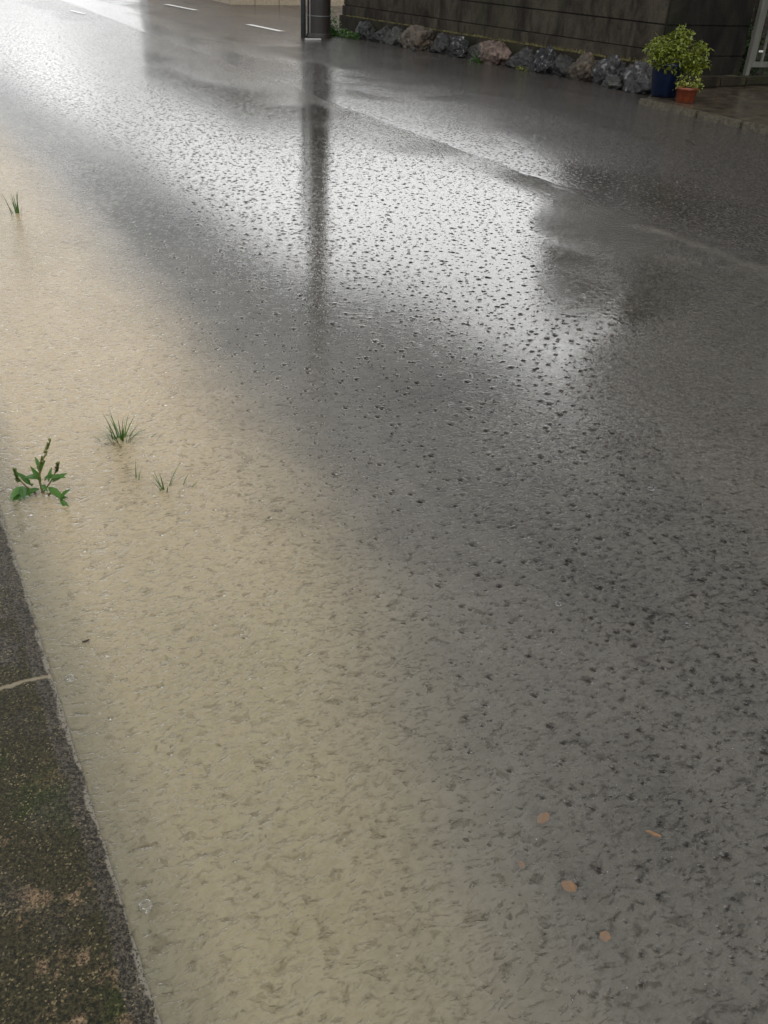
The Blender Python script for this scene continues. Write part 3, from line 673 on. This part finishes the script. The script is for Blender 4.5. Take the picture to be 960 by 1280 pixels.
building('dark_house', 'dark timber house standing behind the wall and the gate', 12.4, 21, .5, 12.8, 6.6, 'darkwood', roofh=1.8)
# trees and shrubs behind the wall
def tree(label, loc, H, R, n, mat='ev', trunk=.12):
    t = thing('garden_tree', label, 'tree', loc)
    bm = bmesh.new(); tube(bm, [(0, 0, -.2), (.05, 0, H*.4), (0, .05, H*.85)], [trunk, trunk*.7, trunk*.25], 10)
    for i in range(6):
        a = i*1.05; z0 = H*(.35+.07*i); tube(bm, [(0, 0, z0), (math.cos(a)*R*.4, math.sin(a)*R*.4, z0+R*.35), (math.cos(a)*R*.75, math.sin(a)*R*.75, z0+R*.6)], [trunk*.4, trunk*.25, .01], 6)
    obj('trunk', bm, 'bark', t, smooth=True); bm = bmesh.new()
    for i in range(n):
        v = Vector((random.gauss(0, 1), random.gauss(0, 1), random.gauss(0, 1))).normalized()*random.random()**.4
        leafball(bm, (v.x*R, v.y*R, H*.68+v.z*H*.34), R*.26, 26, .16, .09, .8, .3)
    obj('crown', bm, mat, t); return t
tree('evergreen tree rising behind the right end of the wall', (11.75, 13.1, 0), 4.8, 1.15, 120)
tree('broad evergreen tree in the garden behind the gate', (11.7, 10.6, 0), 4.6, 1.3, 130)
def shrub(label, loc, R, n):
    t = tag(bpy.data.objects.new('garden_shrub', bpy.data.meshes.new('garden_shrub')), label, 'shrub'); C.objects.link(t); t.location = loc; bm = bmesh.new()
    for i in range(n):
        v = Vector((random.gauss(0, 1), random.gauss(0, 1), abs(random.gauss(0, 1)))).normalized()*random.random()**.4
        leafball(bm, (v.x*R, v.y*R, v.z*R*1.5), R*.25, 22, .07, .04, .8, .3)
    bm.to_mesh(t.data); bm.free(); t.data.materials.append(MT['shrub'])
shrub('dark green shrub right behind the gate bars', (10.8, 9.9, .09), .6, 60)
shrub('dark green shrub further right behind the gate', (11.9, 9.5, .09), .6, 60)

# ------------------------------------------------------------------ plants standing in the flood water
def tuft(label, loc, specs, loose=()):
    t = tag(bpy.data.objects.new('grass_tuft', bpy.data.meshes.new('grass_tuft')), label, 'grass tuft', 'grass tufts in the flood water'); C.objects.link(t); t.location = loc; bm = bmesh.new()
    for (n, sp, L, w, lean) in specs:
        for i in range(n):
            a = random.uniform(0, 6.28); r = sp*random.random()
            blade(bm, (math.cos(a)*r, math.sin(a)*r, -.02), a+random.uniform(-.6, .6), random.uniform(.05, lean), L*random.uniform(.55, 1.1), w, random.uniform(.1, .7), 6)
    for (x, y, a, le, L, w) in loose: blade(bm, (x, y, -.015), a, le, L, w, .6, 6)
    bm.to_mesh(t.data); bm.free(); t.data.materials.append(MT['grass']); return t
tuft('fullest grass tuft standing in the brown water, right of the leafy weed', (.53, 2.80, 0), [(40, .030, .135, .0055, 1.0)], [(-.06, .01, 2.6, .6, .08, .004), (.07, -.03, .3, 1.0, .07, .004), (.10, -.05, -.3, .5, .07, .004), (.11, -.06, .9, 1.1, .06, .004), (.05, -.02, 0, 1.1, .06, .004), (-.07, -.03, 3.5, .8, .06, .004)])
tuft('thin sparse grass tuft in the brown water, nearer than the fullest tuft', (.575, 2.43, 0), [(9, .016, .10, .0055, .5)], [(-.07, .09, 1.2, .3, .08, .004), (-.065, .08, .5, .1, .05, .005), (.05, -.01, .6, .5, .06, .004), (.065, -.03, .2, .7, .05, .004), (.03, -.03, 5, .4, .05, .003)])
tuft('tiny lone grass tuft far off at the left edge of the brown water', (.67, 5.85, 0), [(9, .03, .16, .009, .35)], [(-.05, .02, 2.8, .9, .07, .006)])
wd = thing('leafy_weed', 'broad-leaved green weed with a seed spike, by the kerb in the brown water', 'weed', (.225, 2.555, 0))
# local frame roughly facing the viewer: r = to the viewer's right, up
rv = Vector((.88, -.47, 0)); fw = Vector((.47, .88, 0)); upv = Vector((0, 0, 1))
def P3(r, f, z): return rv*r+fw*f+upv*z
bm = bmesh.new()
tube(bm, [P3(0, 0, -.04), P3(-.004, 0, .03), P3(.004, .0, .07), P3(.016, 0, .10)], [.003, .003, .0025, .002], 6)
tube(bm, [P3(0, 0, -.02), P3(.03, -.02, .012), P3(.065, -.04, .004)], [.003, .0025, .002], 6)
tube(bm, [P3(0, 0, -.02), P3(-.04, -.01, .02), P3(-.06, -.01, .045)], [.003, .002, .0015], 6)
tube(bm, [P3(0, 0, 0), P3(.03, .01, .035), P3(.045, .01, .06)], [.0025, .002, .0015], 6)
obj('stem', bm, 'stem', wd)
for (base, tip, r0) in ((P3(.006, 0, .065), P3(.046, 0, .142), .0042), (P3(-.060, -.01, .03), P3(-.062, -.01, .065), .003), (P3(.042, .01, .05), P3(.052, .01, .075), .003)):
    bm = bmesh.new()
    for i in range(90):
        t = random.random(); p = base.lerp(tip, t); a = random.uniform(0, 6.28); rr = r0*(1-.6*t)
        leaf(bm, p+(rv*math.cos(a)+fw*math.sin(a))*rr*.5, (math.cos(a), math.sin(a), 1.1), (0, 0, 1), .0075, .0055)
    obj('flower_spike', bm, 'spike', wd)
LV = [((0, 0, .03), (-.3, -.2, .9), .05, .020), ((.005, 0, .055), (.25, -.2, .6), .045, .018), ((0, 0, .04), (-.8, -.3, .25), .045, .022), ((-.03, 0, .02), (-.5, -.2, .8), .05, .022),
      ((.01, 0, .04), (.9, -.3, .35), .055, .022), ((.02, -.01, .02), (.9, -.6, -.1), .065, .026), ((.03, 0, .03), (.8, .2, .5), .05, .022), ((.06, -.04, .006), (.6, -.2, .7), .05, .020),
      ((.06, -.04, .004), (.8, -.9, -.05), .06, .020), ((-.05, -.01, .02), (-.3, -.6, -.1), .055, .028), ((-.05, -.01, .02), (.3, -.8, .0), .06, .030), ((-.06, -.01, .04), (.1, -.3, .9), .035, .016),
      ((-.01, 0, .01), (-.5, -.7, .1), .05, .024), ((.0, .01, .06), (-.4, .4, .7), .035, .015), ((.035, .0, .045), (.7, -.3, .2), .045, .019), ((-.055, -.02, .005), (-.1, -.9, -.15), .06, .03),
      ((.0, 0, .02), (.5, -.7, .15), .045, .02), ((.02, 0, .03), (.2, .3, .8), .04, .016)]
bm = bmesh.new()
for (b, dr, L, w) in LV:
    leaf(bm, P3(*b), P3(*dr), upv*.9-fw*.5, L*.95, w*.72)
    if random.random() < .55: leaf(bm, P3(b[0]*.9, b[1], b[2]*.8), P3(dr[0]+random.uniform(-.7, .7), dr[1]+random.uniform(-.4, .3), dr[2]+random.uniform(-.3, .5)), upv*.8-fw*.4, L*.6, w*.5)
obj('leaves', bm, 'weed', wd); wd.scale = (1.12, 1.12, 1.32)

# ------------------------------------------------------------------ small things in and on the water
def flatleaf(name, label, x, y, z, L, w, rot, mat):
    bm = bmesh.new(); n = 12; vs = []
    for i in range(n):
        a = 2*math.pi*i/n; r = 1+.12*math.sin(2*a+rot*5)+.08*math.sin(5*a+rot*3)+random.uniform(-.08, .08); vs.append((math.cos(a)*L/2*r, math.sin(a)*w/2*r))
    top = [bm.verts.new((p[0], p[1], .0008+.002*abs(math.sin(3*i)))) for i, p in enumerate(vs)]; c = bm.verts.new((0, 0, .002))
    for i in range(n): bm.faces.new((c, top[i], top[(i+1) % n]))
    bot = [bm.verts.new((p[0], p[1], -.0006)) for p in vs]; bm.faces.new(bot[::-1])
    for i in range(n): bm.faces.new((top[i], bot[i], bot[(i+1) % n], top[(i+1) % n]))
    o = obj(name, bm, mat, None, (x, y, z)); o.rotation_euler.z = rot; return tag(o, label, 'leaf')
def bed(x, y): return float(road_z(np.array([x]), np.array([y]))[0])+.006
for (x, y, L, w, r, lb) in ((.905, .87, .032, .022, .6, 'largest blurred orange leaf under the murky water, farthest from the viewer among them'),
                         (1.085, .74, .030, .010, -.9, 'narrow slanting yellow-orange sunken leaf, sharpest, to the right of all the others'),
                         (.855, .72, .027, .027, 1.2, 'round blurred orange leaf in the water, second nearest of the sunken leaves'),
                         (.85, .61, .021, .021, .2, 'small orange leaf in the water, nearest of the sunken leaves'),
                         (.80, .80, .016, .012, 2., 'faintest small orange leaf, sunk in murkier water beside the largest one')):
    o = flatleaf('sunken_leaf', lb, x, y, -.004, L, w, r, 'leaf_or'); o['group'] = 'orange leaves sunk in the flood water'
    o.location.z = max(bed(x, y), -.006) if lb.startswith('narrow') else -.006
flatleaf('floating_leaf', 'narrow dark brown leaf floating on the brown water near the kerb', .19, 1.80, .003, .017, .005, .1, 'leaf_dk')
tw = tag(link('twig', bpy.data.meshes.new('twig'), 'rk_tan'), 'thin pale twig lying on the wet road near the entrance kerb', 'twig'); bm = bmesh.new(); tube(bm, [(0, 0, 0), (.06, .10, .01), (.08, .22, .004)], [.006, .005, .003], 6); bm.to_mesh(tw.data); bm.free(); tw.location = (6.55, 6.2, float(road_z(np.array([6.55]), np.array([6.2]))[0])+.006)
def bubble(label, x, y, r):
    bm = bmesh.new(); lathe(bm, [(r*math.cos(a), r*math.sin(a)*.75) for a in np.linspace(0, 1.5, 10)], 28)
    bm.faces.ensure_lookup_table(); o = obj('bubble', bm, 'bubble', None, (x, y, .001), smooth=True)
    return tag(o, label, 'bubble')
bubble('round air bubble floating against the kerb beside the joint', .128, 1.685, .013)
bubble('larger half bubble clinging to the kerb lower down', .128, 1.03, .015)
# rain splashes: crowns (things) and droplets (stuff)
CR = [(2.02, 1.78, .012, 'tallest crown-shaped rain splash in the dark water right of the middle'), (1.36, 1.42, .009, 'dark ringed rain splash at the border of the brown and grey water'),
      (2.35, 3.45, .010, 'small rain splash crown in the dark band below the bright reflection'), (1.62, 1.20, .009, 'small rain splash crown in the dark water at the right')]
for (x, y, r, lb) in CR:
    bm = bmesh.new(); n = 22
    for i in range(n):
        a = 2*math.pi*i/n; r1 = r*random.uniform(.9, 1.15); hh = r*random.uniform(.3, .8)
        tube(bm, [(math.cos(a)*r*.8, math.sin(a)*r*.8, -.001), (math.cos(a)*r1, math.sin(a)*r1, hh)], [.0013, .0007], 5)
    ringp = [(math.cos(2*math.pi*i/26)*r*.9, math.sin(2*math.pi*i/26)*r*.9, .0015+.001*math.sin(i*2.3)) for i in range(27)]
    tube(bm, ringp, .0013, 5)
    tag(obj('rain_splash', bm, 'drop', None, (x, y, 0), smooth=True), lb, 'splash', 'crown splashes of raindrops')
def droplets(name, n, xr, yr, sz, zr, mat, label):
    bm0 = bmesh.new(); bmesh.ops.create_icosphere(bm0, subdivisions=1, radius=1); v0 = np.array([v.co[:] for v in bm0.verts]); f0 = np.array([[v.index for v in f.verts] for f in bm0.faces]); bm0.free()
    V = []; Fc = []
    for i in range(n):
        y = yr[0]+(yr[1]-yr[0])*rng.random()**1.6; x = rng.uniform(*xr); zz = rng.random()**2*zr; s_ = sz*rng.uniform(.35, 1.)*(1+.25*y)
        base = 0.0 if x < waterline(y) else float(road_z(np.array([x]), np.array([y]))[0])
        V.append(v0*s_+np.array([x, y, base+s_*.6+zz])); Fc.append(f0+len(v0)*i)
    me = bpy.data.meshes.new(name); me.from_pydata(np.concatenate(V).tolist(), [], np.concatenate(Fc).tolist())
    me.polygons.foreach_set('use_smooth', np.ones(len(me.polygons), bool))
    o = struct(link(name, me, mat), 'stuff'); o['label'] = label; return o
droplets('rain_droplets', 1500, (.12, 5.5), (.4, 9), .0010, .02, 'glint_drop', 'tiny bright drops thrown up by the rain all over the water')
print('scene built')
